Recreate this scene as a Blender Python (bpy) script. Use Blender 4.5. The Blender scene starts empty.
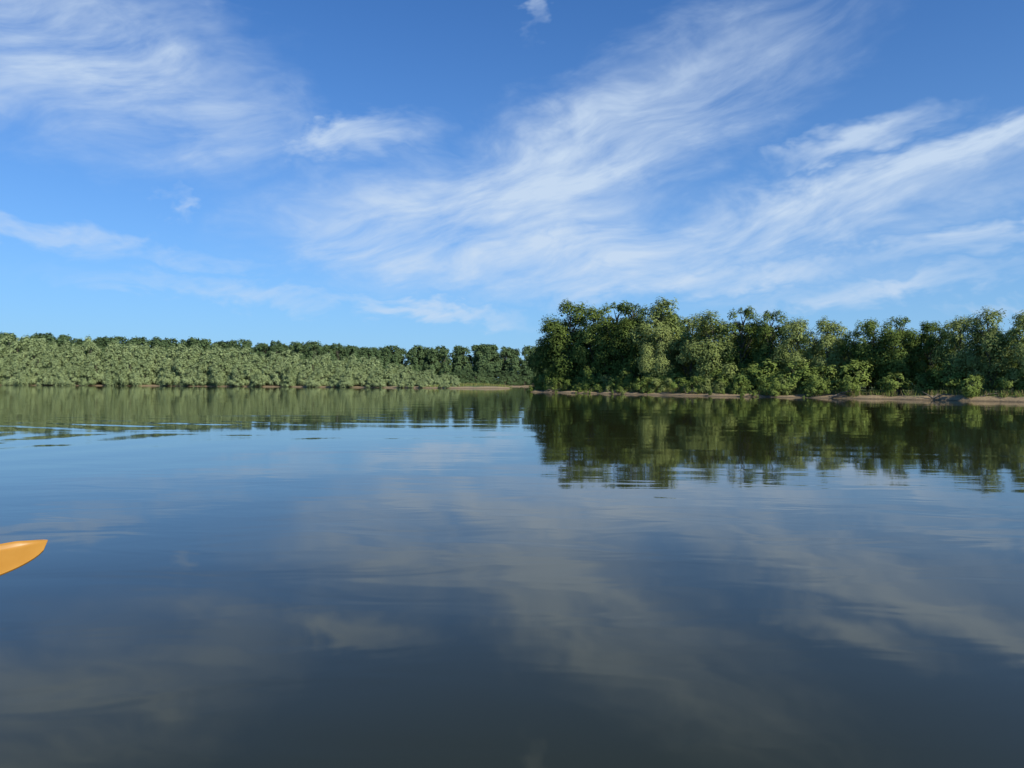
import bpy, math, random
import numpy as np
from mathutils import Vector, Matrix
R = np.random.RandomState(7)
random.seed(7)
scene = bpy.context.scene
scene.view_settings.view_transform = 'Standard'
scene.view_settings.look = 'None'
scene.view_settings.exposure = 0

# ------------------------------------------------------------------ helpers
def N(nt, t, **kw):
    n = nt.nodes.new(t)
    for k, v in kw.items():
        setattr(n, k, v)
    return n
def L(nt, a, b): nt.links.new(a, b)
def mathn(nt, op, a, b=None, c=None, clamp=False):
    n = N(nt, 'ShaderNodeMath', operation=op); n.use_clamp = clamp
    for i, v in enumerate((a, b, c)):
        if v is None: continue
        if isinstance(v, (int, float)): n.inputs[i].default_value = v
        else: L(nt, v, n.inputs[i])
    return n.outputs[0]
def noise(nt, vec, scale, detail=3, rough=0.5, dist=0.0, dim='3D'):
    n = N(nt, 'ShaderNodeTexNoise'); n.noise_dimensions = dim
    n.inputs['Scale'].default_value = scale; n.inputs['Detail'].default_value = detail
    n.inputs['Roughness'].default_value = rough; n.inputs['Distortion'].default_value = dist
    if vec is not None: L(nt, vec, n.inputs['Vector'])
    return n
def mapr(nt, v, a, b, c, d, smooth=False):
    n = N(nt, 'ShaderNodeMapRange')
    if smooth: n.interpolation_type = 'SMOOTHSTEP'
    L(nt, v, n.inputs[0])
    for i, x in enumerate((a, b, c, d)): n.inputs[i+1].default_value = x
    return n.outputs[0]
def mixc(nt, f, a, b):
    n = N(nt, 'ShaderNodeMix', data_type='RGBA')
    if isinstance(f, (int, float)): n.inputs[0].default_value = f
    else: L(nt, f, n.inputs[0])
    for i, v in ((6, a), (7, b)):
        if isinstance(v, tuple): n.inputs[i].default_value = (*v, 1)
        else: L(nt, v, n.inputs[i])
    return n.outputs[2]
def newmat(name):
    m = bpy.data.materials.new(name); m.use_nodes = True
    return m, m.node_tree, m.node_tree.nodes['Principled BSDF'], m.node_tree.nodes['Material Output']

def make_mesh(name, verts, quads, mats, mat_idx=None, tint=None, smooth=False):
    me = bpy.data.meshes.new(name)
    verts = np.asarray(verts, dtype=np.float32); quads = np.asarray(quads, dtype=np.int32)
    me.vertices.add(len(verts)); me.vertices.foreach_set('co', verts.ravel())
    me.loops.add(quads.size); me.loops.foreach_set('vertex_index', quads.ravel())
    me.polygons.add(len(quads))
    me.polygons.foreach_set('loop_start', np.arange(0, quads.size, 4, dtype=np.int32))
    for m in mats: me.materials.append(m)
    if mat_idx is not None: me.polygons.foreach_set('material_index', np.asarray(mat_idx, dtype=np.int32))
    me.polygons.foreach_set('use_smooth', np.full(len(quads), smooth))
    if tint is not None:
        at = me.attributes.new('tint', 'FLOAT', 'POINT'); at.data.foreach_set('value', np.asarray(tint, dtype=np.float32))
    me.update(calc_edges=True); me.validate()
    return me
def add_obj(name, me, loc=(0, 0, 0), parent=None):
    o = bpy.data.objects.new(name, me); o.location = loc
    scene.collection.objects.link(o)
    if parent: o.parent = parent
    return o

# ------------------------------------------------------------------ materials
def leaf_mat(name, dark, light, trans=0.22):
    m, nt, p, out = newmat(name)
    nt.nodes.remove(p)
    at = N(nt, 'ShaderNodeAttribute', attribute_name='tint')
    oi = N(nt, 'ShaderNodeObjectInfo')
    f = mathn(nt, 'ADD', mathn(nt, 'MULTIPLY', at.outputs['Fac'], 0.6), mathn(nt, 'MULTIPLY', oi.outputs['Random'], 0.4), clamp=True)
    c = mixc(nt, f, dark, light)
    df = N(nt, 'ShaderNodeBsdfDiffuse'); L(nt, c, df.inputs[0])
    tr = N(nt, 'ShaderNodeBsdfTranslucent'); L(nt, c, tr.inputs[0])
    mx = N(nt, 'ShaderNodeMixShader'); mx.inputs[0].default_value = trans
    L(nt, df.outputs[0], mx.inputs[1]); L(nt, tr.outputs[0], mx.inputs[2]); L(nt, mx.outputs[0], out.inputs[0])
    return m
leaf_willow = leaf_mat('willow_leaves', (0.13, 0.18, 0.045), (0.38, 0.43, 0.155))
leaf_dark = leaf_mat('poplar_leaves', (0.04, 0.075, 0.018), (0.22, 0.285, 0.072))
leaf_thicket = leaf_mat('young_willow_leaves', (0.25, 0.32, 0.14), (0.38, 0.45, 0.22), 0.2)
leaf_far = leaf_mat('forest_leaves', (0.085, 0.135, 0.06), (0.14, 0.20, 0.085))
leaf_shrub = leaf_mat('shrub_leaves', (0.10, 0.16, 0.035), (0.28, 0.34, 0.09))
leaf_dry = leaf_mat('dry_grass', (0.14, 0.13, 0.05), (0.30, 0.24, 0.12), 0.15)

bark, nt, p, out = newmat('bark')
tc = N(nt, 'ShaderNodeTexCoord')
n1 = noise(nt, tc.outputs['Object'], 3, 3)
L(nt, mixc(nt, n1.outputs[0], (0.05, 0.04, 0.03), (0.2, 0.17, 0.13)), p.inputs['Base Color'])
p.inputs['Roughness'].default_value = 0.95

gm, nt, p, out = newmat('bank_soil')
geo = N(nt, 'ShaderNodeNewGeometry')
sx = N(nt, 'ShaderNodeSeparateXYZ'); L(nt, geo.outputs['Position'], sx.inputs[0])
n1 = noise(nt, geo.outputs['Position'], 0.35, 5); n2 = noise(nt, geo.outputs['Position'], 4, 4)
sand = mixc(nt, n2.outputs[0], (0.17, 0.12, 0.06), (0.40, 0.29, 0.16))
grass = mixc(nt, n2.outputs[0], (0.05, 0.08, 0.02), (0.13, 0.16, 0.05))
hh = mathn(nt, 'ADD', sx.outputs[2], mathn(nt, 'MULTIPLY', n1.outputs[0], 0.7))
g = mapr(nt, hh, 0.72, 0.90, 0, 1, True)
wet = mapr(nt, sx.outputs[2], 0.02, 0.14, 0.4, 1.0)
col = mixc(nt, g, sand, grass)
vm = N(nt, 'ShaderNodeVectorMath', operation='SCALE'); L(nt, col, vm.inputs[0]); L(nt, wet, vm.inputs['Scale'])
L(nt, vm.outputs[0], p.inputs['Base Color']); p.inputs['Roughness'].default_value = 0.95
bp = N(nt, 'ShaderNodeBump'); bp.inputs['Strength'].default_value = 0.6; bp.inputs['Distance'].default_value = 0.15
L(nt, n2.outputs[0], bp.inputs['Height']); L(nt, bp.outputs[0], p.inputs['Normal'])

# water
wm, nt, p, out = newmat('lake_water')
geo = N(nt, 'ShaderNodeNewGeometry'); pos = geo.outputs['Position']
def mapv(vec, s=(1, 1, 1), r=0, l=(0, 0, 0)):
    n = N(nt, 'ShaderNodeMapping'); L(nt, vec, n.inputs[0]); n.inputs['Scale'].default_value = s
    n.inputs['Rotation'].default_value = (0, 0, math.radians(r)); n.inputs['Location'].default_value = l; return n.outputs[0]
swell = noise(nt, mapv(pos, (0.12, 0.3, 1), 8), 1.0, 2, 0.4, 0.3, '2D').outputs[0]
rip = noise(nt, mapv(pos, (0.7, 1.7, 1), -6), 1.0, 2, 0.5, 0.4, '2D').outputs[0]
patch = mapr(nt, noise(nt, mapv(pos, (0.02, 0.06, 1), 5, (3, 1, 0)), 1.0, 2, dim='2D').outputs[0], 0.42, 0.66, 0.25, 1.0, True)
dv = N(nt, 'ShaderNodeVectorMath', operation='DISTANCE'); L(nt, mapv(pos, (0.8, 1, 1)), dv.inputs[0]); dv.inputs[1].default_value = (-14.5, 20, 0)
dist = mathn(nt, 'ADD', dv.outputs['Value'], mathn(nt, 'MULTIPLY', swell, 1.6))
ring = mathn(nt, 'SINE', mathn(nt, 'MULTIPLY', dist, 3.4))
rmask = mapr(nt, dv.outputs['Value'], 3, 15, 1, 0, True)
h = mathn(nt, 'MULTIPLY', swell, 0.015)
h = mathn(nt, 'MULTIPLY_ADD', mathn(nt, 'MULTIPLY', rip, patch), 0.0028, h)
h = mathn(nt, 'MULTIPLY_ADD', mathn(nt, 'MULTIPLY', ring, rmask), 0.0028, h)
bp = N(nt, 'ShaderNodeBump'); bp.inputs['Strength'].default_value = 1.0; bp.inputs['Distance'].default_value = 1.0
L(nt, h, bp.inputs['Height']); L(nt, bp.outputs[0], p.inputs['Normal'])
p.inputs['Base Color'].default_value = (0.025, 0.027, 0.009, 1)
p.inputs['Roughness'].default_value = 0.035
p.inputs['IOR'].default_value = 1.33

# ------------------------------------------------------------------ terrain
far_bank = np.array([(-2800, 420), (-700, 330), (-330, 285), (-230, 266), (-179, 256), (-120, 247), (-70, 226), (-35, 208), (-16, 197), (-7, 197),
    (0, 202), (0, 212), (-8, 226), (-6, 262), (6, 300), (60, 330), (400, 360), (2800, 500), (2800, 2900), (-2800, 2900)], float)
near_bank = np.array([(3, 124), (9, 112), (18, 98), (25, 88), (31, 81), (38, 74), (43.5, 66), (52, 58), (70, 50), (110, 42), (220, 38), (500, 60),
    (500, 260), (140, 245), (60, 205), (22, 172), (9, 150), (4, 136)], float)
def sdf(P, poly):
    d = np.full(len(P), 1e18); inside = np.zeros(len(P), bool)
    for i in range(len(poly)):
        a = poly[i]; b = poly[(i+1) % len(poly)]
        e = b-a; w = P-a; t = np.clip((w@e)/(e@e), 0, 1)
        q = w-t[:, None]*e; d = np.minimum(d, (q**2).sum(1))
        c = ((a[1] > P[:, 1]) != (b[1] > P[:, 1]))
        with np.errstate(divide='ignore', invalid='ignore'):
            xi = (b[0]-a[0])*(P[:, 1]-a[1])/(b[1]-a[1]+1e-12)+a[0]
        inside ^= c & (P[:, 0] < xi)
    return np.where(inside, 1, -1)*np.sqrt(d)
def land(P):
    x, y = P[:, 0], P[:, 1]
    wob = 0.7*np.sin(x*.55+y*.3)+0.5*np.sin(x*1.3-y*.7+1)+0.3*np.sin(x*2.1+y*1.9)
    return np.maximum(sdf(P, far_bank), sdf(P, near_bank))+wob*0.8
def height(P):
    s = land(P); x, y = P[:, 0], P[:, 1]
    bank = np.clip(s/1.6, 0, 1); bank = bank*bank*(3-2*bank)
    h = np.where(s < 0, np.maximum(s*0.35, -2.0), bank*0.27+np.clip(s-1.5, 0, 30)*0.03)
    h += np.where(s > 0, bank*(0.07*np.sin(x*1.7+y)+0.05*np.sin(y*2.3-x*.8)), 0)
    # eroded bare bank further right
    k2 = np.exp(-(((x-43)/7)**2+((y-69)/9)**2)); h += np.where(s > 0, bank*0.20*k2, 0)
    k3 = np.exp(-(((x+8)/12)**2+((y-206)/10)**2)); h += np.where(s > 0, bank*0.10*k3+0.02*s*k3, 0)
    return np.where(s > 0, h+0.02, h)
xs = np.concatenate([np.linspace(-2700, -340, 24)[:-1], np.arange(-340, -25, 3.), np.arange(-25, 75, .8), np.arange(75, 240, 4.), np.linspace(240, 2700, 24)])
ys = np.concatenate([np.linspace(-2700, 20, 20)[:-1], np.arange(20, 45, 2.5), np.arange(45, 160, .8), np.arange(160, 300, 1.8), np.arange(300, 420, 6.), np.linspace(420, 2700, 20)])
X, Y = np.meshgrid(xs, ys); P = np.stack([X.ravel(), Y.ravel()], 1)
V = np.column_stack([P, height(P)])
nx, ny = len(xs), len(ys)
idx = np.arange(nx*ny).reshape(ny, nx)
Q = np.stack([idx[:-1, :-1], idx[:-1, 1:], idx[1:, 1:], idx[1:, :-1]], -1).reshape(-1, 4)
add_obj('ground', make_mesh('ground', V, Q, [gm], smooth=True))
s = 2690
add_obj('lake_water', make_mesh('lake_water', [(-s, -s, 0), (s, -s, 0), (s, s, 0), (-s, s, 0)], [(0, 1, 2, 3)], [wm]))

# ------------------------------------------------------------------ plants
def rvec(n):
    v = R.normal(size=(n, 3)); return v/np.linalg.norm(v, axis=1)[:, None]
def leaves(centres, normals, length, width, up=0.0):
    n = len(centres)
    t = rvec(n)+np.array([0, 0, up])
    t -= (t*normals).sum(1)[:, None]*normals; t /= np.linalg.norm(t, axis=1)[:, None]+1e-9
    b = np.cross(normals, t)
    l = (length*R.uniform(.6, 1.3, n)/2)[:, None]; w = (width*R.uniform(.6, 1.3, n)/2)[:, None]
    V = np.stack([centres-t*l, centres+b*w, centres+t*l, centres-b*w], 1).reshape(-1, 3)
    return V, np.arange(4*n).reshape(n, 4)
def tube(pts, rad, seg=7):
    pts = [Vector(p) for p in pts]; V = []; Q = []
    for i, p in enumerate(pts):
        d = (pts[min(i+1, len(pts)-1)]-pts[max(i-1, 0)]).normalized()
        a = d.orthogonal().normalized(); b = d.cross(a)
        for k in range(seg):
            th = 2*math.pi*k/seg
            V.append(tuple(p+(a*math.cos(th)+b*math.sin(th))*rad[i]))
    for i in range(len(pts)-1):
        for k in range(seg):
            Q.append((i*seg+k, i*seg+(k+1) % seg, (i+1)*seg+(k+1) % seg, (i+1)*seg+k))
    return np.array(V), np.array(Q)
def plant(name, H, rad, zlow, nclump, nleaf, lsize, mats, clump_r=(0.9, 1.7), up=0.2, spiky=0.0, trunk=0.2, cone=0.0, dome=False):
    """trunk, limbs to each leaf clump, thousands of leaf faces on and in the clumps"""
    vs, qs, mi, ti = [], [], [], []; off = 0
    def push(v, q, m, t):
        nonlocal off
        vs.append(v); qs.append(q+off); off += len(v); mi.append(np.full(len(q), m)); ti.append(t)
    lean = R.uniform(-.04, .04, 2)*H
    tp = [(lean[0]*(max(z, 0)/H)**1.5+0.08*math.sin(z), lean[1]*(max(z, 0)/H)**1.5, z) for z in np.linspace(-0.6, H*0.85, 8)]
    v, q = tube(tp, np.linspace(trunk, trunk*0.15, 8)); push(v, q, 0, np.zeros(len(v)))
    C = []; tries = 0
    while len(C) < nclump and tries < 4000:
        tries += 1
        f = R.uniform(0, 1)**(1.15 if dome else 0.85); z = zlow+(H-zlow)*f
        if dome: prof = math.sqrt(max(0.02, 1-f**2.2))
        else: prof = math.sin(math.pi*min(1, max(.0, 0.16+0.80*f)))**0.6*(1-cone*f)
        a = R.uniform(0, 2*math.pi); rr = rad*prof*math.sqrt(R.uniform(0.05, 1))
        r = R.uniform(*clump_r)*(1-0.4*f)
        c = np.array([math.cos(a)*rr+lean[0]*f, math.sin(a)*rr+lean[1]*f, min(z, H-r*0.9)])
        if all(np.linalg.norm(c-c2) > 0.45*(r+r2)*0.9 for c2, r2 in C): C.append((c, r))
    tot = sum(r*r for _, r in C)
    for c, r in C:
        zb = max(0.3, c[2]-1.2*np.hypot(c[0], c[1])-r*.6); k = zb/H
        b0 = (lean[0]*k**1.5, lean[1]*k**1.5, min(zb, H*0.8))
        mid = (np.array(b0)+c)/2+np.array([0, 0, .15*r])
        v, q = tube([b0, mid, c], [trunk*0.33, trunk*0.22, trunk*0.06], 5); push(v, q, 0, np.zeros(len(v)))
        n = int(nleaf*r*r/tot)
        d = rvec(n); d[:, 2] = np.where(d[:, 2] < -0.45, -d[:, 2], d[:, 2])
        # ragged surface of sprays
        sub = rvec(22); bump = np.max(d@sub.T, axis=1)
        rr = r*(0.60+0.62*np.clip((bump-.75)/.25, 0, 1)**1.3)*R.uniform(0.55, 1.15, n)
        sc = np.array([1, 1, 0.95+spiky])
        pos = c+d*rr[:, None]*sc
        # face the light like real foliage: crown-outward + clump-outward + scatter
        co = pos-np.array([0, 0, H*0.45]); co /= np.linalg.norm(co, axis=1)[:, None]+1e-6
        nn = d*0.75+co*0.5+rvec(n)*0.40+np.array([0, 0, .15]); nn /= np.linalg.norm(nn, axis=1)[:, None]
        v, q = leaves(pos, nn, lsize*1.6, lsize*0.7, up)
        base = R.uniform(0, 1)*0.5
        t = np.repeat(np.clip(base+R.uniform(0, .5, n), 0, 1), 4)
        push(v, q, 1, t)
    return make_mesh(name, np.concatenate(vs), np.concatenate(qs), mats, np.concatenate(mi), np.concatenate(ti))

willows = [plant('willow_%d' % i, 10, 2.8, 1.2, 30, 12000, 0.20, [bark, leaf_willow], (0.8, 1.8), up=.5, spiky=.3) for i in range(4)]
poplars = [plant('poplar_%d' % i, 10, 2.7, 1.6, 34, 12000, 0.20, [bark, leaf_dark], (0.7, 1.7), spiky=.2) for i in range(5)]
shrubs = [plant('shrub_%d' % i, 3, 1.6, 0.2, 12, 1500, 0.20, [bark, leaf_shrub], (0.4, 0.9), trunk=.06, up=.4, spiky=.3, dome=True) for i in range(3)]
shrubw = [plant('shrubw_%d' % i, 3, 1.5, 0.2, 12, 1500, 0.20, [bark, leaf_willow], (0.4, 0.9), trunk=.06, up=.8, spiky=.5, dome=True) for i in range(2)]

def gz(x, y): return float(height(np.array([[x, y]], float))[0])
def place(name, me, x, y, H, base, wide=1.0):
    o = add_obj(name, me, (x, y, gz(x, y)-0.1))
    s = H/base; w = s*wide
    o.scale = (w*R.uniform(.88, 1.12), w*R.uniform(.88, 1.12), s)
    o.rotation_euler = (0, 0, R.uniform(0, 6.28)); return o
# front rank along the wooded bank: x, y, height, kind
front = [(6.6, 128, 12.0, 'p'), (9.3, 123, 14.4, 'p'), (13, 119, 13.2, 'p'), (15.8, 115, 13.8, 'p'), (18.7, 111, 13.1, 'p'), (21.4, 107, 13.1, 'w'),
    (20.5, 103, 9.0, 'w'), (24.6, 102, 10.1, 'w'), (27, 98, 10.4, 'w'), (29.6, 96, 10.9, 'p'), (32, 92, 10.2, 'p'), (34.2, 88.5, 8.6, 'w'), (36.6, 86, 8.5, 'w'),
    (38.5, 84, 7.2, 'p'), (40.4, 82, 8.2, 'p'), (42.0, 80, 8.3, 'p'), (44.1, 78, 7.5, 'p'), (45.2, 74.5, 7.6, 'w'), (46.2, 71.5, 8.2, 'w'), (48, 69, 7.6, 'w'),
    (52, 66, 8, 'w'), (56, 63, 8.5, 'p'), (62, 59, 8, 'w'), (68, 57, 9, 'p'), (75, 54, 9, 'w'), (83, 52, 9, 'p')]
for x, y, H, k in front:
    if k == 'w': place('willow_tree', random.choice(willows), x, y, H, 10, 1.0)
    else: place('poplar_tree', random.choice(poplars), x, y, H, 10, 0.95)
for i in range(len(front)-1):
    x0, y0, H0, _ = front[i]; x1, y1, H1, _ = front[i+1]
    x = (x0+x1)/2+7*0.55+R.uniform(-.6, .6); y = (y0+y1)/2+7*0.8+R.uniform(-1, 1)
    place('poplar_tree', random.choice(poplars), x, y, min(H0, H1)*R.uniform(.82, .95), 10, 1.15)
def thicket(name, items):
    col = bpy.data.collections.new(name)
    for me, x, y, H, base, wide in items:
        o = bpy.data.objects.new(name+'_plant', me); col.objects.link(o)
        o.location = (x, y, gz(x, y)-0.1); s = H/base
        o.scale = (s*wide*R.uniform(.85, 1.15), s*wide*R.uniform(.85, 1.15), s); o.rotation_euler = (0, 0, R.uniform(0, 6.28))
    e = bpy.data.objects.new(name, None); e.instance_type = 'COLLECTION'; e.instance_collection = col
    scene.collection.objects.link(e)
def along(pts, step):
    pts = np.array(pts, float); out = []
    for a, b in zip(pts[:-1], pts[1:]):
        n = max(1, int(np.linalg.norm(b-a)/step))
        d = (b-a)/np.linalg.norm(b-a); nr = np.array([-d[1], d[0]])
        for k in range(n): out.append((a+(b-a)*(k+R.uniform(0, 1))/n, nr))
    return out
items = []
for (p0, nr) in along(near_bank[:10], 1.1):
    nrm = nr if nr[1] > 0 else -nr
    bare = 0.22 if 35 < p0[0] < 49 else 0.85
    for lo, hi, hmin, hmax, pr in ((-0.8, 1.0, .4, 1.1, .9*bare), (1.2, 3.0, .9, 2.2, 1.1*bare), (3.4, 6, 1.8, 4.0, .85)):
        if R.rand() > pr: continue
        q = p0+nrm*R.uniform(lo, hi)
        if land(q[None])[0] < 0.15: continue
        items.append((random.choice(shrubs+shrubw+shrubs), q[0], q[1], R.uniform(hmin, hmax), 3, 1.1))
for (p0, nr) in along([(4, 136), (3, 130), (3.5, 124.5), (6, 119)], 1.0):
    items.append((random.choice(shrubs), p0[0]+R.uniform(1, 3), p0[1]+R.uniform(1, 2), R.uniform(1.5, 3.5), 3, 1.1))
for (p0, nr) in along([(7, 142), (26, 126), (40, 106), (50, 92), (60, 80), (80, 68)], 1.8):
    items.append((random.choice(shrubs), p0[0], p0[1], R.uniform(3, 5), 3, 1.2))
thicket('bank_shrubs', items)

def blades(n, pts, hgt, w, jit=0.25):
    P = pts[R.randint(0, len(pts), n)]+R.normal(size=(n, 2))*jit
    z = height(P); ok = z > 0.02; P = P[ok]; z = z[ok]; n = len(P)
    a = R.uniform(0, math.pi, n); h = hgt*R.uniform(.4, 1.2, n)
    side = np.column_stack([np.cos(a), np.sin(a), np.zeros(n)])*w
    base = np.column_stack([P, z]); tip = base+np.column_stack([R.normal(size=(n, 2))*0.3*h[:, None], h])
    V = np.stack([base-side, base+side, tip+side*.25, tip-side*.25], 1).reshape(-1, 3)
    return V, np.arange(4*n).reshape(n, 4)
seeds = []
for (p0, nr) in along(near_bank[:10], 0.35):
    nrm = nr if nr[1] > 0 else -nr
    seeds.append(p0+nrm*R.uniform(1.6, 4.2))
seeds = np.array(seeds)
V1, Q1 = blades(16000, seeds, 0.5, 0.035)
sp_ = np.array([(-18, 205), (-12, 207), (-7, 209), (-3, 210), (-10, 213)], float)
V2, Q2 = blades(4000, sp_, 0.6, 0.06, 2.5)
V1 = np.concatenate([V1, V2]); Q1 = np.concatenate([Q1, Q2+4*len(Q1)])
t = np.repeat(R.uniform(0, 1, len(Q1)), 4)
add_obj('bank_grass', make_mesh('bank_grass', V1, Q1, [leaf_shrub, leaf_dry], (R.rand(len(Q1)) < 0.45).astype(int), t))

dv_, dq_, o_ = [], [], 0
for x, y in ((6.5, 117), (14, 105), (22, 93), (34, 78.6), (40.6, 71.3), (43, 68.5)):
    for k in range(3):
        a = R.uniform(0, 6.28); l = R.uniform(.8, 2.2); z = 0.15
        v, q = tube([(x, y, z), (x+math.cos(a)*l*.5, y+math.sin(a)*l*.5, z+R.uniform(.1, .5)), (x+math.cos(a)*l, y+math.sin(a)*l, z+R.uniform(0, .9))], [.08, .055, .02], 6)
        dv_.append(v); dq_.append(q+o_); o_ += len(v)
add_obj('driftwood', make_mesh('driftwood', np.concatenate(dv_), np.concatenate(dq_), [bark]))

# far bank: young willow thicket with forest behind
tw = [plant('tw_%d' % i, 10, 3.2, 0.0, 44, 4600, 0.38, [bark, leaf_thicket], (0.6, 1.5), up=1.2, spiky=.6, trunk=.1, dome=True) for i in range(5)]
tf = [plant('tf_%d' % i, 12, 3.3, 1.0, 26, 2600, 0.55, [bark, leaf_far], (1.1, 1.8), trunk=.2, spiky=.2) for i in range(4)]
items = []
for (p0, nr) in along(far_bank[2:9], 3.4):
    nrm = nr if nr[1] > 0 else -nr
    for row in range(5):
        q = p0+nrm*(0.4+row*4.0+R.uniform(-.9, 1.4))+np.array([R.uniform(-2, 2), 0])
        if land(q[None])[0] < 0.3 or q[0] > -15: continue
        Hx = np.interp(q[0], [-180, -106, -48, -23, -9], [16.5, 14.0, 8.8, 4.6, 2.0])
        H = Hx*(0.42, .60, .74, .86, .97)[row]*R.uniform(.85, 1.1)
        items.append((random.choice(tw), q[0], q[1], H, 10, np.interp(H, [3, 7, 14], [1.6, 1.15, 0.9])))
thicket('young_willow_thicket', items)
items = []
for (p0, nr) in along([(-420, 335), (-330, 322), (-179, 292), (-120, 285), (-75, 272), (-50, 285)], 3.6):
    for row in range(2):
        Hx = np.interp(p0[0], [-200, -106, -60], [19.0, 15.8, 14.0])
        items.append((random.choice(tf), p0[0]+R.uniform(-2, 2), p0[1]+row*7+R.uniform(-2, 2), Hx*R.uniform(.88, 1.06), 12, .9))
for (p0, nr) in along([(-110, 335), (-60, 335), (-8, 325), (30, 330), (120, 350), (300, 375)], 3.6):
    for row in range(2):
        items.append((random.choice(tf), p0[0]+R.uniform(-2, 2), p0[1]+row*7+R.uniform(-2, 2), 16.5*R.uniform(.88, 1.04), 12, .9))
for (p0, nr) in along([(-16, 222), (-13, 240), (-8, 265), (6, 304), (60, 334)], 3):
    items.append((random.choice(tf), p0[0]-R.uniform(1, 4), p0[1]+R.uniform(2, 6), R.uniform(2.5, 5), 12, 1.6))
for (p0, nr) in along([(-25, 312), (8, 314), (60, 340), (130, 352)], 2.4):
    items.append((random.choice(tf), p0[0], p0[1]+R.uniform(-1, 1), R.uniform(4, 7), 12, 1.6))
thicket('distant_forest', items)

# ------------------------------------------------------------------ kayak paddle
om, nt, p, out = newmat('orange_plastic')
tc = N(nt, 'ShaderNodeTexCoord'); n1 = noise(nt, tc.outputs['Object'], 30, 4)
L(nt, mixc(nt, n1.outputs[0], (0.41, 0.185, 0.022), (0.50, 0.245, 0.04)), p.inputs['Base Color'])
p.inputs['Roughness'].default_value = 0.32
sm, nt, p, out = newmat('paddle_shaft')
p.inputs['Base Color'].default_value = (0.02, 0.02, 0.022, 1); p.inputs['Roughness'].default_value = 0.35
def blade_mesh(sign=1):
    ns, nw = 48, 41; V = []; Q = []
    for i in range(ns):
        s = i/(ns-1); x = s*0.47
        e = min(1, s/0.42); hw = 0.084*math.sqrt(max(0, 1-(1-e)**2))
        if s > 0.42: k = (s-.42)/.58; hw = 0.084*(1-k*k*(3-2*k))+0.017*(k*k*(3-2*k))
        for j in range(nw):
            t = j/(nw-1)*2-1
            z = -0.030*abs(t)**1.4*(hw/.084)+0.010*math.exp(-(t*hw/.006)**2)*min(1, s/.12)-0.035*(1-s)**2
            V.append((x, t*hw+0.010*t*t*e*(1-s), z*sign))
    for i in range(ns-1):
        for j in range(nw-1):
            a = i*nw+j; Q.append((a, a+1, a+nw+1, a+nw))
    return make_mesh('blade', V, Q, [om], smooth=True)
paddle = bpy.data.objects.new('kayak_paddle', None); scene.collection.objects.link(paddle)
def blade_obj(nm):
    b = add_obj(nm, blade_mesh(), parent=paddle)
    md = b.modifiers.new('t', 'SOLIDIFY'); md.thickness = 0.005; md.offset = 0
    md2 = b.modifiers.new('b', 'BEVEL'); md2.width = 0.0015; md2.segments = 2; md2.limit_method = 'ANGLE'
    return b
b1 = blade_obj('blade_front')
b2 = blade_obj('blade_back'); b2.location = (2.2, 0, 0); b2.rotation_euler = (0, 0, math.pi)
v, q = tube([(x, 0, -0.002) for x in (0.40, 0.44, 0.5, 1.0, 1.1, 1.7, 1.76, 1.8)], [.010, .0155, .0155, .0155, .0155, .0155, .0155, .010], 20)
add_obj('shaft', make_mesh('shaft', v, q, [sm], smooth=True), parent=paddle)
v, q = tube([(x, 0, -0.002) for x in (1.02, 1.021, 1.079, 1.08)], [.012, .019, .019, .012], 20)
add_obj('ferrule', make_mesh('ferrule', v, q, [om], smooth=True), parent=paddle)
a = Vector((-0.80, -0.44, -0.21)).normalized()
w = Vector((0.50, -0.80, -0.27)); w = (w-a*w.dot(a)).normalized(); nn = a.cross(w)
if nn.z < 0: w = -w; nn = -nn
M = Matrix((a, w, nn)).transposed().to_4x4(); M.translation = Vector((-1.076, 1.70, 1.163))
paddle.matrix_world = M

# ------------------------------------------------------------------ light
SUN_AZ, SUN_EL = 139, 36
azr, elr = math.radians(SUN_AZ), math.radians(SUN_EL)
sd = Vector((math.sin(azr)*math.cos(elr), math.cos(azr)*math.cos(elr), math.sin(elr)))
sl = bpy.data.lights.new('sun', 'SUN'); sl.energy = 5.0; sl.angle = math.radians(0.5); sl.color = (1, 0.94, 0.80)
so = bpy.data.objects.new('sun', sl); so.rotation_euler = sd.to_track_quat('Z', 'Y').to_euler(); scene.collection.objects.link(so)

world = bpy.data.worlds.new('World'); scene.world = world; world.use_nodes = True
try: world.cycles.sampling_method = 'NONE'
except Exception as e: print(e)
nt = world.node_tree; bg = nt.nodes['Background']
sky = N(nt, 'ShaderNodeTexSky', sky_type='NISHITA'); sky.sun_disc = False
sky.sun_elevation = elr; sky.sun_rotation = azr; sky.air_density = 1.0; sky.dust_density = 0.3; sky.ozone_density = 2.5
tn = N(nt, 'ShaderNodeVectorMath', operation='MULTIPLY'); L(nt, sky.outputs[0], tn.inputs[0]); tn.inputs[1].default_value = (0.30, 0.78, 1.38)
tc = N(nt, 'ShaderNodeTexCoord'); sp = N(nt, 'ShaderNodeSeparateXYZ'); L(nt, tc.outputs['Generated'], sp.inputs[0])
az = mathn(nt, 'MULTIPLY', mathn(nt, 'ARCTAN2', sp.outputs[0], sp.outputs[1]), 57.2958)
el = mathn(nt, 'MULTIPLY', mathn(nt, 'ARCSINE', sp.outputs[2]), 57.2958)
hz = mathn(nt, 'MULTIPLY', mathn(nt, 'EXPONENT', mathn(nt, 'MULTIPLY', mathn(nt, 'MAXIMUM', el, 0.0), -0.09)), 0.90)
base = mixc(nt, hz, tn.outputs[0], (3.6, 5.9, 8.4))
cv = N(nt, 'ShaderNodeCombineXYZ'); L(nt, az, cv.inputs[0]); L(nt, el, cv.inputs[1]); cv.inputs[2].default_value = 1.0; cv = cv.outputs[0]
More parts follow.
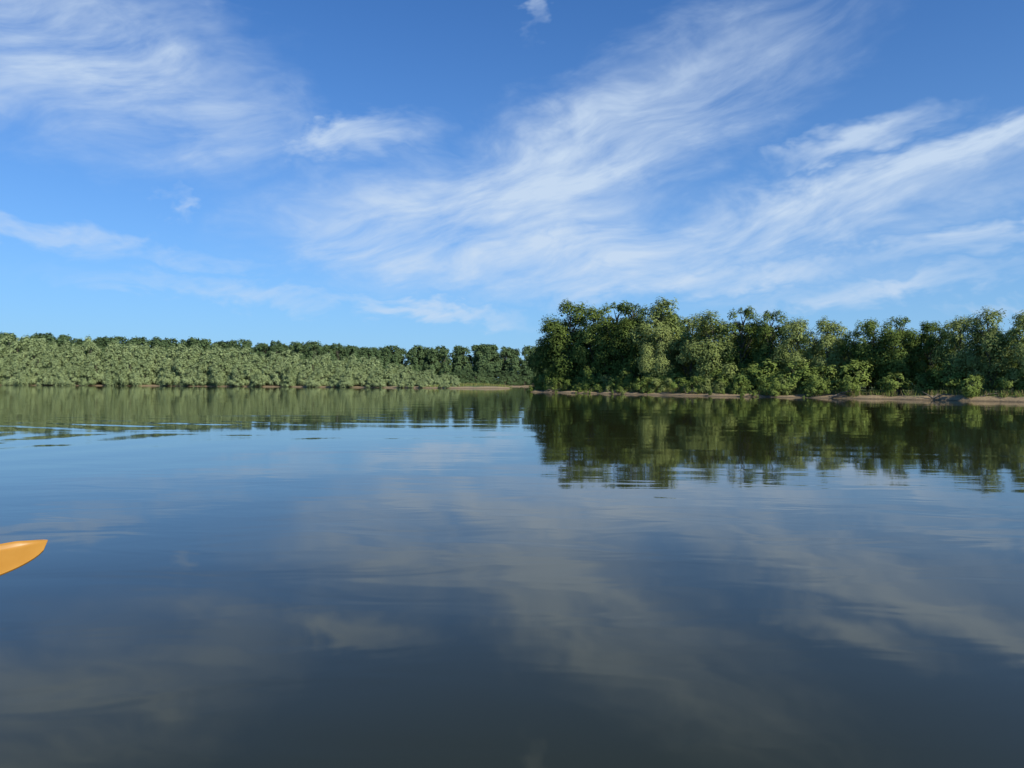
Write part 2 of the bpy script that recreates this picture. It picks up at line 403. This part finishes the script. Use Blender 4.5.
def dot(v, k):
    n = N(nt, 'ShaderNodeVectorMath', operation='DOT_PRODUCT'); L(nt, v, n.inputs[0]); n.inputs[1].default_value = k; return n.outputs['Value']
def noise_at(v, sx_, sy_, rot, off, det, rough, dist=0.0, colour=False):
    """2D noise on (az, el) scaled then rotated"""
    c_, s_ = math.cos(math.radians(rot)), math.sin(math.radians(rot))
    u = dot(v, (sx_*c_, -sx_*s_, off[0])); w_ = dot(v, (sy_*s_, sy_*c_, off[1]))
    cc = N(nt, 'ShaderNodeCombineXYZ'); L(nt, u, cc.inputs[0]); L(nt, w_, cc.inputs[1])
    n = noise(nt, cc.outputs[0], 1.0, det, rough, dist, '2D'); return n.outputs['Color' if colour else 0]
def warp(v, sx_, sy_, det, rough, amp):
    wn = noise_at(v, sx_, sy_, 0, (40, 17), det, rough, 0, True)
    ws = N(nt, 'ShaderNodeVectorMath', operation='MULTIPLY_ADD'); L(nt, wn, ws.inputs[0])
    ws.inputs[1].default_value = (amp[0], amp[1], 0); ws.inputs[2].default_value = (-amp[0]/2, -amp[1]/2, 0)
    wv = N(nt, 'ShaderNodeVectorMath', operation='ADD'); L(nt, v, wv.inputs[0]); L(nt, ws.outputs[0], wv.inputs[1]); return wv.outputs[0]
wv = warp(cv, .10, .20, 1, 0.5, (5, 2.2))
wv2 = warp(wv, .35, .75, 3, 0.6, (5.5, 3.0))
# az, el, half-width, half-height (deg), tilt, density
clouds = [(-29, 20.5, 14, 6, -12, .9), (-35, 25, 10, 6, 0, .8), (2.4, 28.6, 1.1, 3.2, -20, .55), (6, 17.0, 18, 5, 20, .9), (14, 21, 14, 5, 22, .6),
    (-3, 12.8, 16, 4.8, 5, 1.0), (-10, 10.4, 10, 3.0, -6, 1.0), (5, 9.8, 20, 3.2, 2, 1.0), (20, 11.6, 22, 3.0, 9, 1.0), (31, 14.6, 13, 2.0, 13, .9),
    (24.6, 16.6, 6, 1.3, 10, .75), (-12.5, 17.6, 6, 1.8, 8, .85), (-24.2, 12.4, 1.2, 1.4, 40, .6), (-30, 9.2, 12, 1.0, -4, .7), (-6, 5.4, 8, .9, -6, .8),
    (13, 7.7, 18, 1.6, 3, .9), (32, 9.6, 9, 1.2, 7, .8), (-20, 6.4, 12, 1.0, -3, .5), (26, 6.6, 12, 1.1, 6, .7), (34, 5.0, 4, .5, 0, .5)]
tot = None
for a_, e_, rx, ry, tl, dn in clouds:
    c_, s_ = math.cos(math.radians(tl)), math.sin(math.radians(tl))
    u = dot(wv2, (c_/rx, s_/rx, -(c_*a_+s_*e_)/rx)); w_ = dot(wv2, (-s_/ry, c_/ry, (s_*a_-c_*e_)/ry))
    ln = mathn(nt, 'SQRT', mathn(nt, 'MULTIPLY_ADD', u, u, mathn(nt, 'MULTIPLY', w_, w_)))
    m_ = mapr(nt, ln, 1.30, 0.1, 0, dn, True)
    tot = m_ if tot is None else mathn(nt, 'MAXIMUM', tot, m_)
st1 = noise_at(wv, .060, .46, -13, (5, 3), 5, 0.56)
st2 = noise_at(wv, .20, .85, -20, (3, 9), 4, 0.60)
st3 = noise_at(cv, .10, .16, 0, (7, 2), 1, 0.5)
tex = mathn(nt, 'ADD', mathn(nt, 'ADD', mathn(nt, 'MULTIPLY', st1, 0.46), mathn(nt, 'MULTIPLY', st2, 0.30)), mathn(nt, 'MULTIPLY', st3, 0.24))
tex = mapr(nt, tex, 0.34, 0.64, 0.20, 1.2)
dens = mathn(nt, 'MULTIPLY', tot, tex, clamp=True)
dens = mathn(nt, 'MULTIPLY', dens, 0.92)
c = mixc(nt, dens, base, (5.9, 7.2, 8.9))
L(nt, c, bg.inputs[0]); bg.inputs[1].default_value = 0.1

# ------------------------------------------------------------------ camera
cd = bpy.data.cameras.new('camera'); cam = bpy.data.objects.new('camera', cd); scene.collection.objects.link(cam)
cd.lens = 26; cd.sensor_width = 36; cd.clip_end = 8000; cd.clip_start = 0.05
rot = Matrix.Rotation(math.radians(90-0.08), 4, 'X') @ Matrix.Rotation(math.radians(0.22), 4, 'Z')
cam.matrix_world = Matrix.Translation((0, 0, 1.5)) @ rot
scene.camera = cam
